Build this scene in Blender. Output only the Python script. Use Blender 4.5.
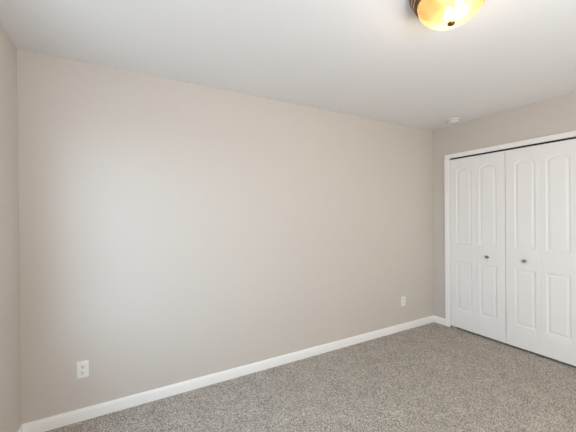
import bpy, bmesh, math
from mathutils import Vector, Matrix
C = bpy.context.scene.collection
sc = bpy.context.scene
for o in list(bpy.data.objects):
    bpy.data.objects.remove(o)

# ---------------------------------------------------------------- room measures (metres)
H = 2.44                 # ceiling height
XL, XR = -0.5593, 3.4987  # left wall, closet wall
YN, YF = -0.90, 2.4782   # wall behind the camera, long far wall
T = 0.12                 # wall thickness
# closet opening in the right wall
OY0, OY1, OZ = 1.041, 2.2610, 2.053
# window in the left wall (outside the frame, lights the room)
WY0, WY1, WZ0, WZ1 = 0.85, 2.03, 0.62, 2.10

# ---------------------------------------------------------------- camera
F_PX, YAW, PIT, ROL, CZ = 301.73, 0.5065, -0.0036, -0.0091, 1.3832
fw = Vector((math.sin(YAW)*math.cos(PIT), math.cos(YAW)*math.cos(PIT), math.sin(PIT)))
rt = fw.cross(Vector((0, 0, 1))).normalized()
up = rt.cross(fw)
c_, s_ = math.cos(ROL), math.sin(ROL)
R2, U2 = rt*c_ + up*s_, -rt*s_ + up*c_
cd = bpy.data.cameras.new('camera'); cam = bpy.data.objects.new('camera', cd); C.objects.link(cam)
m = Matrix((R2, U2, -fw)).transposed().to_4x4(); m.translation = Vector((0, 0, CZ))
cam.matrix_world = m
cd.sensor_fit = 'HORIZONTAL'; cd.sensor_width = 36.0; cd.lens = 36.0*F_PX/576.0
cd.clip_start = 0.02
sc.camera = cam

# ---------------------------------------------------------------- light
EXPOSURE = 0.0
SKY = 8.4
SKY_COL, GROUND_COL = (0.60, 0.80, 1.0), (0.26, 0.287, 0.316)
FILL = 36.0
FILL_COL = (1.0, 0.96, 0.86)
UPFILL_COL = (0.82, 0.885, 1.0)
UPFILL = 33.0
BULB = 2.5
sc.view_settings.view_transform = 'Standard'
sc.view_settings.look = 'None'
sc.view_settings.gamma = 1.0
sc.view_settings.use_curve_mapping = False
sc.view_settings.exposure = EXPOSURE
sc.cycles.max_bounces = 14
sc.cycles.diffuse_bounces = 10
sc.cycles.transparent_max_bounces = 12
sc.cycles.sample_clamp_indirect = 6.0

w = bpy.data.worlds.new('overcast_sky'); sc.world = w; w.use_nodes = True
nt = w.node_tree; nt.nodes.clear()
out = nt.nodes.new('ShaderNodeOutputWorld'); bg = nt.nodes.new('ShaderNodeBackground')
tc = nt.nodes.new('ShaderNodeTexCoord'); sp = nt.nodes.new('ShaderNodeSeparateXYZ')
rp = nt.nodes.new('ShaderNodeValToRGB'); mp = nt.nodes.new('ShaderNodeMapRange')
mp.inputs['From Min'].default_value = -1.0; mp.inputs['From Max'].default_value = 1.0
rp.color_ramp.elements[0].position = 0.46; rp.color_ramp.elements[0].color = (*GROUND_COL, 1)
rp.color_ramp.elements[1].position = 0.54; rp.color_ramp.elements[1].color = (*SKY_COL, 1)
bg.inputs['Strength'].default_value = SKY
nt.links.new(tc.outputs['Generated'], sp.inputs[0]); nt.links.new(sp.outputs['Z'], mp.inputs['Value'])
nt.links.new(mp.outputs[0], rp.inputs[0]); nt.links.new(rp.outputs[0], bg.inputs['Color'])
nt.links.new(bg.outputs[0], out.inputs['Surface'])

def area(name, loc, look, sx, sy, energy, col=(1, 1, 1), portal=False):
    l = bpy.data.lights.new(name, 'AREA'); l.shape = 'RECTANGLE'; l.size = sx; l.size_y = sy
    l.energy = energy; l.color = col
    if portal: l.cycles.is_portal = True
    o = bpy.data.objects.new(name, l); C.objects.link(o); o.location = loc
    o.rotation_euler = Vector(look).to_track_quat('-Z', 'Y').to_euler()
    return o
# daylight enters through the window openings
area('left_window_daylight', (XL-T-0.03, (WY0+WY1)/2, (WZ0+WZ1)/2), (1, 0, 0), WY1-WY0, WZ1-WZ0, 1, portal=True)
# two added, unseen fill lights behind the camera, to brighten and flatten the room
area('front_fill', (1.8, YN+0.08, 1.05), (0, 1, 0), 2.8, 1.7, FILL, FILL_COL)
area('upward_fill', (0.7, -0.45, 1.50), (0.15, 0.3, 1), 0.5, 0.5, UPFILL, UPFILL_COL)

# ---------------------------------------------------------------- materials
def mat(name, col, rough=0.6, metal=0.0, spec=0.5):
    m = bpy.data.materials.new(name); m.use_nodes = True
    b = m.node_tree.nodes['Principled BSDF']
    b.inputs['Base Color'].default_value = (*col, 1); b.inputs['Roughness'].default_value = rough
    b.inputs['Metallic'].default_value = metal; b.inputs['Specular IOR Level'].default_value = spec
    return m
def bump(m, scale, strength, dist=0.001, detail=3.0, kind='NOISE'):
    n = m.node_tree; b = n.nodes['Principled BSDF']
    t = n.nodes.new('ShaderNodeTexCoord')
    x = n.nodes.new('ShaderNodeTexNoise'); x.inputs['Scale'].default_value = scale; x.inputs['Detail'].default_value = detail
    bp = n.nodes.new('ShaderNodeBump'); bp.inputs['Strength'].default_value = strength; bp.inputs['Distance'].default_value = dist
    n.links.new(t.outputs['Object'], x.inputs['Vector']); n.links.new(x.outputs['Fac'], bp.inputs['Height'])
    n.links.new(bp.outputs[0], b.inputs['Normal'])
    return m
WALL = bump(mat('greige_eggshell_wall_paint', (0.585, 0.542, 0.498), 0.62, spec=0.25), 220, 0.12)
CEIL = bump(mat('white_ceiling_paint', (0.735, 0.735, 0.735), 0.9, spec=0.1), 120, 0.25, 0.002)
TRIM = mat('white_semigloss_trim', (0.84, 0.835, 0.825), 0.38, spec=0.35)
DOORM = bump(mat('white_door_paint', (0.83, 0.825, 0.815), 0.42, spec=0.35), 300, 0.05)
PLATE = mat('white_plastic', (0.80, 0.79, 0.77), 0.35)
SLOT = mat('dark_slot_plastic', (0.012, 0.012, 0.012), 0.5)
NICKEL = mat('satin_nickel', (0.34, 0.32, 0.30), 0.30, 1.0)
BRONZE = mat('dark_oiled_bronze', (0.20, 0.115, 0.062), 0.28, 1.0)
BRONZE_HI = mat('bronze_highlight_tone', (0.62, 0.45, 0.30), 0.25, 1.0)
STEEL = mat('zinc_plated_steel', (0.75, 0.75, 0.75), 0.35, 0.8)
DETECT = mat('off_white_detector_plastic', (0.72, 0.71, 0.69), 0.45)
VINYL = mat('white_window_vinyl', (0.8, 0.8, 0.8), 0.4)
CLOS = mat('closet_interior_paint', (0.35, 0.33, 0.31), 0.9)

def carpet():
    m = mat('taupe_cut_pile_carpet', (0.3, 0.27, 0.24), 1.0, spec=0.03)
    n = m.node_tree; b = n.nodes['Principled BSDF']; L = n.links.new
    t = n.nodes.new('ShaderNodeTexCoord')
    f = n.nodes.new('ShaderNodeTexNoise'); f.inputs['Scale'].default_value = 170; f.inputs['Detail'].default_value = 4; f.inputs['Roughness'].default_value = 0.8
    g = n.nodes.new('ShaderNodeTexNoise'); g.inputs['Scale'].default_value = 7; g.inputs['Detail'].default_value = 3
    v = n.nodes.new('ShaderNodeTexVoronoi'); v.inputs['Scale'].default_value = 230       # one cell per twisted tuft
    r = n.nodes.new('ShaderNodeValToRGB')
    e = r.color_ramp.elements
    e[0].position = 0.24; e[0].color = (0.130, 0.112, 0.092, 1)
    e[1].position = 0.76; e[1].color = (0.80, 0.74, 0.665, 1)
    k = e.new(0.50); k.color = (0.425, 0.382, 0.332, 1)
    for x in (f, g, v): L(t.outputs['Object'], x.inputs['Vector'])
    cs = n.nodes.new('ShaderNodeSeparateColor'); L(v.outputs['Color'], cs.inputs[0])
    fm = n.nodes.new('ShaderNodeMapRange'); fm.inputs['From Min'].default_value = 0.30; fm.inputs['From Max'].default_value = 0.70
    L(f.outputs['Fac'], fm.inputs['Value'])
    cm = n.nodes.new('ShaderNodeMix'); cm.inputs['Factor'].default_value = 0.5
    L(fm.outputs[0], cm.inputs['A']); L(cs.outputs[0], cm.inputs['B']); L(cm.outputs[0], r.inputs[0])
    gm = n.nodes.new('ShaderNodeMapRange'); gm.inputs['From Min'].default_value = 0.3; gm.inputs['From Max'].default_value = 0.7
    gm.inputs['To Min'].default_value = 0.93; gm.inputs['To Max'].default_value = 1.07
    L(g.outputs['Fac'], gm.inputs['Value'])
    mx = n.nodes.new('ShaderNodeVectorMath'); mx.operation = 'SCALE'
    L(r.outputs[0], mx.inputs[0]); L(gm.outputs[0], mx.inputs['Scale']); L(mx.outputs[0], b.inputs['Base Color'])
    ad = n.nodes.new('ShaderNodeMath'); ad.operation = 'SUBTRACT'
    L(f.outputs['Fac'], ad.inputs[0]); L(v.outputs['Distance'], ad.inputs[1])
    bp = n.nodes.new('ShaderNodeBump'); bp.inputs['Strength'].default_value = 0.7; bp.inputs['Distance'].default_value = 0.006
    L(ad.outputs[0], bp.inputs['Height']); L(bp.outputs[0], b.inputs['Normal'])
    return m
CARPET = carpet()

def glass_pane():
    m = bpy.data.materials.new('clear_window_glass'); m.use_nodes = True
    n = m.node_tree; n.nodes.clear(); L = n.links.new
    o = n.nodes.new('ShaderNodeOutputMaterial'); mix = n.nodes.new('ShaderNodeMixShader')
    tr = n.nodes.new('ShaderNodeBsdfTransparent'); gl = n.nodes.new('ShaderNodeBsdfGlossy'); gl.inputs['Roughness'].default_value = 0.02
    fr = n.nodes.new('ShaderNodeFresnel'); ge = n.nodes.new('ShaderNodeNewGeometry'); mr = n.nodes.new('ShaderNodeMapRange')
    mr.inputs['To Min'].default_value = 1.45; mr.inputs['To Max'].default_value = 1/1.45   # the thin pane has no net refraction
    L(ge.outputs['Backfacing'], mr.inputs['Value']); L(mr.outputs[0], fr.inputs['IOR'])
    L(fr.outputs[0], mix.inputs[0]); L(tr.outputs[0], mix.inputs[1]); L(gl.outputs[0], mix.inputs[2]); L(mix.outputs[0], o.inputs[0])
    return m
GLASS = glass_pane()

LX, LY = 1.372, 0.870     # ceiling lamp centre
def lamp_glass():
    # amber frosted glass: passes the bulbs' light on, mostly scattered
    m = bpy.data.materials.new('amber_frosted_glass'); m.use_nodes = True
    n = m.node_tree; n.nodes.clear(); L = n.links.new
    o = n.nodes.new('ShaderNodeOutputMaterial')
    tc = n.nodes.new('ShaderNodeTexCoord'); ns = n.nodes.new('ShaderNodeTexNoise'); ns.inputs['Scale'].default_value = 9; ns.inputs['Detail'].default_value = 2
    r = n.nodes.new('ShaderNodeValToRGB'); e = r.color_ramp.elements
    e[0].position = 0.35; e[0].color = (0.80, 0.44, 0.15, 1); e[1].position = 0.65; e[1].color = (0.88, 0.56, 0.24, 1)
    L(tc.outputs['Object'], ns.inputs['Vector']); L(ns.outputs['Fac'], r.inputs[0])
    tl = n.nodes.new('ShaderNodeBsdfTranslucent'); L(r.outputs[0], tl.inputs['Color'])
    df = n.nodes.new('ShaderNodeBsdfDiffuse'); df.inputs['Color'].default_value = (0.80, 0.62, 0.36, 1)
    tr = n.nodes.new('ShaderNodeBsdfTransparent'); tr.inputs['Color'].default_value = (1.0, 0.93, 0.82, 1)
    gl = n.nodes.new('ShaderNodeBsdfGlossy'); gl.inputs['Roughness'].default_value = 0.15
    def mix(a, b, f):
        x = n.nodes.new('ShaderNodeMixShader'); x.inputs[0].default_value = f
        L(a.outputs[0], x.inputs[1]); L(b.outputs[0], x.inputs[2]); return x
    x = mix(mix(mix(tl, df, 0.20), tr, 0.62), gl, 0.04)
    L(x.outputs[0], o.inputs['Surface'])
    return m
LAMPGLASS = lamp_glass()

# ---------------------------------------------------------------- mesh helpers
def obj(name, bm, m, parent=None, smooth=False, loc=None):
    bmesh.ops.recalc_face_normals(bm, faces=bm.faces)
    me = bpy.data.meshes.new(name); bm.to_mesh(me); bm.free()
    me.materials.append(m)
    if smooth:
        for p in me.polygons: p.use_smooth = True
        me.set_sharp_from_angle(angle=math.radians(38))
    o = bpy.data.objects.new(name, me); C.objects.link(o)
    if parent: o.parent = parent
    if loc: o.location = loc
    return o
def box(bm, a, b, bevel=0.0, seg=2):
    r = bmesh.ops.create_cube(bm, size=1.0)
    vs = r['verts']
    for v in vs:
        v.co = Vector([(a[i]+b[i])/2 + v.co[i]*(b[i]-a[i]) for i in range(3)])
    if bevel:
        es = list({e for v in vs for e in v.link_edges})
        bmesh.ops.bevel(bm, geom=es, offset=bevel, segments=seg, profile=0.5, affect='EDGES')
def lathe(bm, prof, n=48, axis='Z', cap=True):
    rings = []
    def P(r, z, a):
        x, y = r*math.cos(a), r*math.sin(a)
        return {'Z': (x, y, z), 'X': (z, x, y), 'Y': (x, z, y)}[axis]
    for r, z in prof:
        if r < 1e-6: rings.append([bm.verts.new(P(0, z, 0))])
        else: rings.append([bm.verts.new(P(r, z, 2*math.pi*k/n)) for k in range(n)])
    for a, b in zip(rings, rings[1:]):
        for k in range(n):
            j = (k+1) % n
            if len(a) == 1 and len(b) == 1: continue
            if len(a) == 1: bm.faces.new((a[0], b[k], b[j]))
            elif len(b) == 1: bm.faces.new((a[k], a[j], b[0]))
            else: bm.faces.new((a[k], a[j], b[j], b[k]))
    if cap:
        for q in (rings[0], rings[-1]):
            if len(q) > 1: bm.faces.new(q)
def extrude_profile(bm, prof, path, frames):
    """sweep a closed 2-D profile along mitred path points; frames give (u, v) axes for each point"""
    rings = []
    for p, (u, v) in zip(path, frames):
        rings.append([bm.verts.new(Vector(p) + Vector(u)*a + Vector(v)*b) for a, b in prof])
    n = len(prof)
    for a, b in zip(rings, rings[1:]):
        for k in range(n):
            j = (k+1) % n
            bm.faces.new((a[k], a[j], b[j], b[k]))
    bm.faces.new(rings[0]); bm.faces.new(rings[-1])
def empty(name, loc, label=None, cat=None, kind=None, group=None):
    o = bpy.data.objects.new(name, None); C.objects.link(o); o.location = loc
    o.empty_display_size = 0.05
    if label: o['label'] = label
    if cat: o['category'] = cat
    if kind: o['kind'] = kind
    if group: o['group'] = group
    return o
def struct(name, bm, m, smooth=False):
    o = obj(name, bm, m, smooth=smooth); o['kind'] = 'structure'; return o

# ---------------------------------------------------------------- room shell
CD = 0.65                                       # closet depth
bm = bmesh.new(); box(bm, (XL-T, YN-T, -0.10), (XR+T+CD+T, YF+T, 0.0)); struct('floor', bm, CARPET)
bm = bmesh.new(); box(bm, (XL-T, YN-T, H), (XR+T+CD+T, YF+T, H+0.10)); struct('ceiling', bm, CEIL)
bm = bmesh.new(); box(bm, (XL-T, YF, 0), (XR+T+CD+T, YF+T, H)); struct('wall_far', bm, WALL)
bm = bmesh.new(); box(bm, (XL-T, YN-T, 0), (XR+T+CD+T, YN, H)); struct('wall_near', bm, WALL)
bm = bmesh.new()                                # left wall with the window opening
box(bm, (XL-T, YN, 0), (XL, WY0, H)); box(bm, (XL-T, WY1, 0), (XL, YF, H))
box(bm, (XL-T, WY0, 0), (XL, WY1, WZ0)); box(bm, (XL-T, WY0, WZ1), (XL, WY1, H))
struct('wall_left', bm, WALL)
bm = bmesh.new()                                # right wall with the closet opening
box(bm, (XR, YN, 0), (XR+T, OY0, H)); box(bm, (XR, OY1, 0), (XR+T, YF, H)); box(bm, (XR, OY0, OZ), (XR+T, OY1, H))
struct('wall_right', bm, WALL)
bm = bmesh.new()                                # closet interior behind the doors
box(bm, (XR+T+CD, YN, 0), (XR+T+CD+T, YF, H)); box(bm, (XR+T, OY0-0.4, 0), (XR+T+CD, OY0-0.3, H))
struct('wall_closet', bm, CLOS)

# baseboards: 80 mm with an eased, slightly stepped top
BH, BT = 0.080, 0.014
BP = [(0, 0), (BT, 0), (BT, BH-0.020), (BT-0.002, BH-0.012), (BT-0.005, BH-0.006), (BT-0.007, BH-0.001), (BT-0.009, BH), (0, BH)]
def base(name, p0, p1, u0, u1):
    bm = bmesh.new()
    extrude_profile(bm, BP, [p0, p1], [(u0, (0, 0, 1)), (u1, (0, 0, 1))])
    return struct(name, bm, TRIM, smooth=True)
base('baseboard_far', (XL, YF, 0), (XR, YF, 0), (1, -1, 0), (-1, -1, 0))
base('baseboard_left', (XL, YN, 0), (XL, YF, 0), (1, 1, 0), (1, -1, 0))
CW, CT = 0.0505, 0.016
base('baseboard_right', (XR, OY1+CW, 0), (XR, YF, 0), (-1, 0, 0), (-1, -1, 0))
base('baseboard_near', (XL, YN, 0), (XR, YN, 0), (1, 1, 0), (-1, 1, 0))
o = base('baseboard_right', (XR, YN, 0), (XR, OY0-CW, 0), (-1, 1, 0), (-1, 0, 0)); o.name = 'baseboard_right_front'

# closet casing (57 mm, rounded outer edge, thinner inner edge) mitred round the opening
CW, CT = 0.0505, 0.016
CP = [(0, 0), (0, 0.007), (0.003, 0.0095), (0.012, 0.011), (0.030, 0.0135), (0.041, CT), (0.047, CT), (CW, CT-0.004), (CW, 0)]
def casing(name, y0, y1, z1, x, sgn=-1):
    bm = bmesh.new()
    path = [(x, y0, 0), (x, y0, z1), (x, y1, z1), (x, y1, 0)]
    fr = [((0, -1, 0), (sgn, 0, 0)), ((0, -1, 1), (sgn, 0, 0)), ((0, 1, 1), (sgn, 0, 0)), ((0, 1, 0), (sgn, 0, 0))]
    extrude_profile(bm, CP, path, fr)
    return struct(name, bm, TRIM, smooth=True)
casing('trim_1', OY0, OY1, OZ-0.004, XR)
# jamb lining of the closet opening
JT = 0.003
bm = bmesh.new()
box(bm, (XR-0.001, OY1-JT, 0), (XR+T, OY1, OZ)); box(bm, (XR-0.001, OY0, 0), (XR+T, OY0+JT, OZ))
box(bm, (XR-0.001, OY0+JT, OZ-JT), (XR+T, OY1-JT, OZ))
struct('trim_2', bm, TRIM)
# steel track the bifold doors hang from
bm = bmesh.new()
yc = (OY0+OY1)/2
box(bm, (XR+0.016, OY0+JT+.002, OZ-JT-0.012), (XR+0.042, OY1-JT-.002, OZ-JT))
struct('trim_3', bm, SLOT)

# ---------------------------------------------------------------- bifold closet doors
LW, DT = 0.3010, 0.032            # leaf width, thickness
DZ0, DZ1 = 0.022, 2.031           # door bottom and top
XD = XR + 0.006                   # front face of the leaves
PW = 0.088                        # half width of a panel
def sd_panel(y, z, z0, z1, arch):
    """signed distance (positive inside) to a panel outline centred on y = 0"""
    d = min(PW-abs(y), z-z0)
    if arch:
        rise = 0.045; R = (PW*PW+rise*rise)/(2*rise)
        d = min(d, R-math.hypot(y, z-(z1-R))) if z > z1-rise-0.05 else d
    else: d = min(d, z1-z)
    return d
def relief(d):
    """moulded profile: depth below the leaf face at distance d inside the outline"""
    if d <= 0: return 0.0
    if d < 0.009: return 0.0045*math.sin(d/0.009*math.pi/2)
    if d < 0.013: return 0.0045
    if d < 0.036: return 0.0045-0.0037*(0.5-0.5*math.cos((d-0.013)/0.023*math.pi))
    return 0.0008
def leaf_mesh(off):
    """a moulded leaf in local coordinates: x into the closet, y along the wall (centred), z up"""
    bm = bmesh.new(); h = LW/2 - 0.0002
    ys = [-h, -h+0.0015, -h+0.004]; k = 76
    y0 = off-PW-0.004
    ys += [y0 + (2*(PW+0.004))*i/k for i in range(k+1)] + [h-0.004, h-0.0015, h]
    zs = [DZ0, DZ0+0.0015, DZ0+0.004, 0.15]
    def dense(a, b, s):
        n = max(1, round((b-a)/s)); return [a+(b-a)*i/n for i in range(n+1)]
    zs += dense(0.244, 0.295, 0.0028) + dense(0.34, 0.73, 0.04) + dense(0.761, 0.816, 0.0028)
    zs += dense(1.016, 1.069, 0.0028) + dense(1.13, 1.76, 0.045) + dense(1.808, 1.924, 0.0028) + [1.97, DZ1-0.004, DZ1-0.0015, DZ1]
    def x(y, z):
        e = min(h-abs(y), z-DZ0, DZ1-z)
        r = 0.0007 if e <= 1e-6 else (0.0002 if e < 0.002 else 0.0)
        r += relief(sd_panel(y-off, z, 0.246, 0.812, False)) + relief(sd_panel(y-off, z, 1.021, 1.920, True))
        return r
    g = [[bm.verts.new((x(y, z), y, z)) for y in ys] for z in zs]
    for i in range(len(zs)-1):
        for j in range(len(ys)-1):
            bm.faces.new((g[i][j], g[i+1][j], g[i+1][j+1], g[i][j+1]))
    b = [bm.verts.new((DT, y, z)) for y, z in ((-h, DZ0), (h, DZ0), (h, DZ1), (-h, DZ1))]
    bm.faces.new((b[0], b[1], b[2], b[3]))
    bm.faces.new([b[0], b[1]] + [v for v in reversed(g[0])])
    bm.faces.new([b[3], b[2]] + [v for v in reversed(g[-1])])
    bm.faces.new([b[0], b[3]] + [r[0] for r in reversed(g)])
    bm.faces.new([b[1], b[2]] + [r[-1] for r in reversed(g)])
    return bm
leaf_proto = {}
def leaf(parent, y, off):
    """off shifts the moulded panels from the leaf's middle towards the fold"""
    if off not in leaf_proto:
        o = leaf_proto[off] = obj('leaf', leaf_mesh(off), DOORM, parent, smooth=True)
    else:
        o = leaf_proto[off].copy(); C.objects.link(o); o.parent = parent
    o.location = (0, y, 0)
    return o
def knob(parent, y, z):
    bm = bmesh.new()
    lathe(bm, [(0.0, 0.0), (0.0125, 0.0), (0.0125, -0.0025), (0.0085, -0.005), (0.0070, -0.010), (0.0080, -0.014),
               (0.0145, -0.0175), (0.0172, -0.0215), (0.0168, -0.0265), (0.0145, -0.0285), (0.0125, -0.0275),
               (0.0105, -0.0225), (0.0085, -0.0225), (0.0080, -0.0290), (0.0, -0.0295)], 32, 'X', cap=False)
    o = obj('knob', bm, NICKEL, parent, smooth=True, loc=(0.0, y, z)); o['label'] = 'round satin nickel knob'
    return o
S = 1.6510                        # seam between the two doors
d1 = empty('door_1', (XD, 0, 0), kind='structure')
d1['label'] = 'white bifold closet door nearer the room corner, with arched moulded panels'
a = leaf(d1, S+0.0022+LW*1.5, -0.020); b = leaf(d1, S+0.0022+LW*0.5, 0.020); knob(b, 1.824-(S+0.0022+LW*0.5), 0.905)
d2 = empty('door_2', (XD, 0, 0), kind='structure')
d2['label'] = 'white bifold closet door at the right edge of the photo, with arched moulded panels'
a2 = leaf(d2, S-0.0022-LW*0.5, -0.020); b2 = leaf(d2, S-0.0022-LW*1.5, 0.020); knob(a2, 1.476-(S-0.0022-LW*0.5), 0.905)
def pivot(parent, y, s):
    """floor bracket: a small L of bent steel with the pivot pin"""
    bm = bmesh.new()
    box(bm, (-0.012, y-0.020, 0.0015), (0.020, y+0.020, 0.0045), 0.001)
    box(bm, (-0.012, y+s*0.020-0.0015, 0.0015), (0.020, y+s*0.020+0.0015, 0.016), 0.0005)
    o = obj('pivot_bracket', bm, STEEL, parent, smooth=True); o['label'] = 'small bright floor pivot bracket'
    bm = bmesh.new(); lathe(bm, [(0.004, 0.004), (0.004, 0.022)], 12); obj('pivot_pin', bm, STEEL, o, smooth=True, loc=(0.008, y, 0))
pivot(d1, 2.205, 1); pivot(d2, 1.088, -1)

# ---------------------------------------------------------------- window (daylight source, beside the camera)
def frame(name, y0, y1, z0, z1, x0, x1, t, m, par):
    bm = bmesh.new()
    box(bm, (x0, y0, z0), (x1, y0+t, z1)); box(bm, (x0, y1-t, z0), (x1, y1, z1))
    box(bm, (x0, y0+t, z0), (x1, y1-t, z0+t)); box(bm, (x0, y0+t, z1-t), (x1, y1-t, z1))
    return obj(name, bm, m, par)
def window(name, loc, rz, w, z0, z1, label):
    """local x points into the room, y runs along the wall from 0 to w"""
    wd = empty(name, loc, kind='structure'); wd.rotation_euler = (0, 0, rz); wd['label'] = label
    frame('window_frame', 0, w, z0, z1, -0.056, -0.002, 0.022, VINYL, wd)
    zm = (z0+z1)/2
    for nm, a_, b_, x0 in (('lower_sash', z0+0.022, zm+0.013, -0.027), ('upper_sash', zm-0.013, z1-0.022, -0.051)):
        s = frame(nm, 0.022, w-0.022, a_, b_, x0, x0+0.022, 0.024, VINYL, wd)
        bm = bmesh.new(); box(bm, (x0+0.010, 0.046, a_+0.024), (x0+0.014, w-0.046, b_-0.024)); obj('pane', bm, GLASS, s)
    bm = bmesh.new(); box(bm, (-0.002, 0.001, z0-0.012), (0.010, w-0.001, z0+0.006), 0.003); obj('window_sill', bm, TRIM, wd, smooth=True)
window('window_1', (XL, WY0, 0), 0.0, WY1-WY0, WZ0, WZ1, 'white vinyl window in the left wall')

# ---------------------------------------------------------------- ceiling lamp
lamp = empty('ceiling_lamp', (LX, LY, H), 'flush ceiling lamp with bronze ringed base and lit amber glass bowl', 'ceiling light')
bm = bmesh.new()
lathe(bm, [(0.0, 0.0), (0.176, 0.0), (0.181, -0.004), (0.182, -0.010), (0.179, -0.016), (0.170, -0.020), (0.163, -0.020), (0.163, -0.024),
           (0.169, -0.026), (0.172, -0.031), (0.169, -0.036), (0.160, -0.038), (0.154, -0.038), (0.154, -0.042),
           (0.160, -0.044), (0.162, -0.049), (0.159, -0.054), (0.150, -0.058), (0.140, -0.058), (0.140, -0.050), (0.0, -0.050)], 96, cap=False)
base_ = obj('lamp_base', bm, BRONZE, lamp, smooth=True)
for r_, z_ in ((0.1705, -0.023), (0.1615, -0.041)):     # beads between the dark steps; paler tone paints in their bright reflections
    bm = bmesh.new(); lathe(bm, [(r_+0.0042*math.cos(t), z_+0.0042*math.sin(t)) for t in [2*math.pi*i/12 for i in range(13)]], 96, cap=False)
    bmesh.ops.remove_doubles(bm, verts=bm.verts, dist=1e-5)
    obj('bead_ring', bm, BRONZE_HI, base_, smooth=True)['label'] = 'bronze bead ring with painted-in highlight'
bm = bmesh.new()
RB, ZR, ZB = 0.146, -0.056, -0.158
pr = [(RB*math.cos(t), ZR+(ZB-ZR)*math.sin(t)) for t in [math.pi/2*i/24 for i in range(25)]]
pr[-1] = (0.0, ZB)
lathe(bm, [(RB-0.004, ZR)] + pr, 96, cap=False)
obj('lamp_shade', bm, LAMPGLASS, lamp, smooth=True)['label'] = 'lit amber frosted glass bowl'
for bx_, by_ in ((-0.020, -0.050), (0.040, 0.045)):     # two bulbs on their sockets inside the bowl
    bm = bmesh.new(); lathe(bm, [(0.0, -0.050), (0.016, -0.050), (0.016, -0.096), (0.0, -0.096)], 24, cap=False)
    obj('socket', bm, PLATE, lamp, smooth=True, loc=(bx_, by_, 0))
    l = bpy.data.lights.new('lamp_bulb', 'POINT'); l.energy = BULB; l.color = (1.0, 0.84, 0.66); l.shadow_soft_size = 0.024
    o = bpy.data.objects.new('lamp_bulb', l); C.objects.link(o); o.parent = lamp; o.location = (bx_, by_, -0.123)
bm = bmesh.new()
lathe(bm, [(0.0, ZB+0.004), (0.014, ZB+0.003), (0.0175, ZB-0.001), (0.0175, ZB-0.005), (0.0165, ZB-0.008), (0.0125, ZB-0.010), (0.0110, ZB-0.012), (0.0060, ZB-0.0135), (0.0, ZB-0.014)], 32, cap=False)
obj('finial', bm, BRONZE, lamp, smooth=True)

# ---------------------------------------------------------------- smoke detector
DX, DY = 3.278, 2.062
det = empty('smoke_detector', (DX, DY, H), 'round off-white smoke detector on the ceiling by the closet corner', 'smoke detector')
bm = bmesh.new(); lathe(bm, [(0.0, 0.0), (0.068, 0.0), (0.069, -0.003), (0.069, -0.009), (0.066, -0.011), (0.0, -0.011)], 64, cap=False)
obj('mounting_plate', bm, DETECT, det, smooth=True)
bm = bmesh.new(); lathe(bm, [(0.0, -0.011), (0.060, -0.011), (0.062, -0.015), (0.061, -0.024), (0.056, -0.032), (0.046, -0.036), (0.028, -0.037), (0.024, -0.0385), (0.0, -0.039)], 64, cap=False)
cv = obj('cover', bm, DETECT, det, smooth=True)
bm = bmesh.new()
for k in range(24):
    a_ = 2*math.pi*k/24
    r = bmesh.ops.create_cube(bm, size=1.0); M_ = Matrix.Rotation(a_, 4, 'Z') @ Matrix.Translation((0.0605, 0, -0.0195)) @ Matrix.Diagonal((0.004, 0.008, 0.004, 1))
    bmesh.ops.transform(bm, matrix=M_, verts=r['verts'])
obj('vent', bm, SLOT, cv)
bm = bmesh.new(); lathe(bm, [(0.0, -0.038), (0.008, -0.038), (0.008, -0.041), (0.007, -0.042), (0.0, -0.042)], 20, cap=False)
obj('test_button', bm, PLATE, cv, smooth=True, loc=(-0.012, -0.008, 0.0))

# ---------------------------------------------------------------- duplex wall outlets on the long wall
def outlet(x, z, label):
    """local axes: x along the wall, -y into the room"""
    t = empty('wall_outlet', (x, YF, z), label, 'outlet')
    bm = bmesh.new(); box(bm, (-0.0345, -0.0055, -0.057), (0.0345, 0.0, 0.057), 0.0025, 3); obj('cover_plate', bm, PLATE, t, smooth=True)
    for zz in (0.0195, -0.0195):
        bm = bmesh.new()
        n = 40; ring = []
        for k in range(n):
            a_ = 2*math.pi*k/n; r = 0.0175
            ring.append((r*math.cos(a_), max(-0.0140, min(0.0140, r*math.sin(a_)))))
        f0 = [bm.verts.new((u, -0.0050, v)) for u, v in ring]; f1 = [bm.verts.new((u, -0.0078, v)) for u, v in ring]
        for k in range(n):
            j = (k+1) % n; bm.faces.new((f0[k], f0[j], f1[j], f1[k]))
        bm.faces.new(f1); bm.faces.new(f0)
        rc = obj('receptacle', bm, PLATE, t, loc=(0, 0, zz))
        for sx, hh in ((-0.0065, 0.0085), (0.0065, 0.0070)):
            bm = bmesh.new(); box(bm, (sx-0.0017, -0.0082, 0.0030-hh/2), (sx+0.0017, -0.0070, 0.0030+hh/2)); obj('slot', bm, SLOT, rc)
        bm = bmesh.new(); lathe(bm, [(0.0, -0.0082), (0.0033, -0.0082), (0.0033, -0.0070)], 16, 'Y', cap=False); obj('ground_hole', bm, SLOT, rc, loc=(0, 0, -0.0070))
    bm = bmesh.new(); lathe(bm, [(0.0, -0.0066), (0.0022, -0.0064), (0.0028, -0.0050)], 16, 'Y', cap=False); obj('screw', bm, PLATE, t, smooth=True)
    return t
outlet(-0.2355, 0.345, 'white duplex outlet low on the long wall, nearer the left corner')
outlet(2.9325, 0.345, 'white duplex outlet low on the long wall, nearer the closet doors')
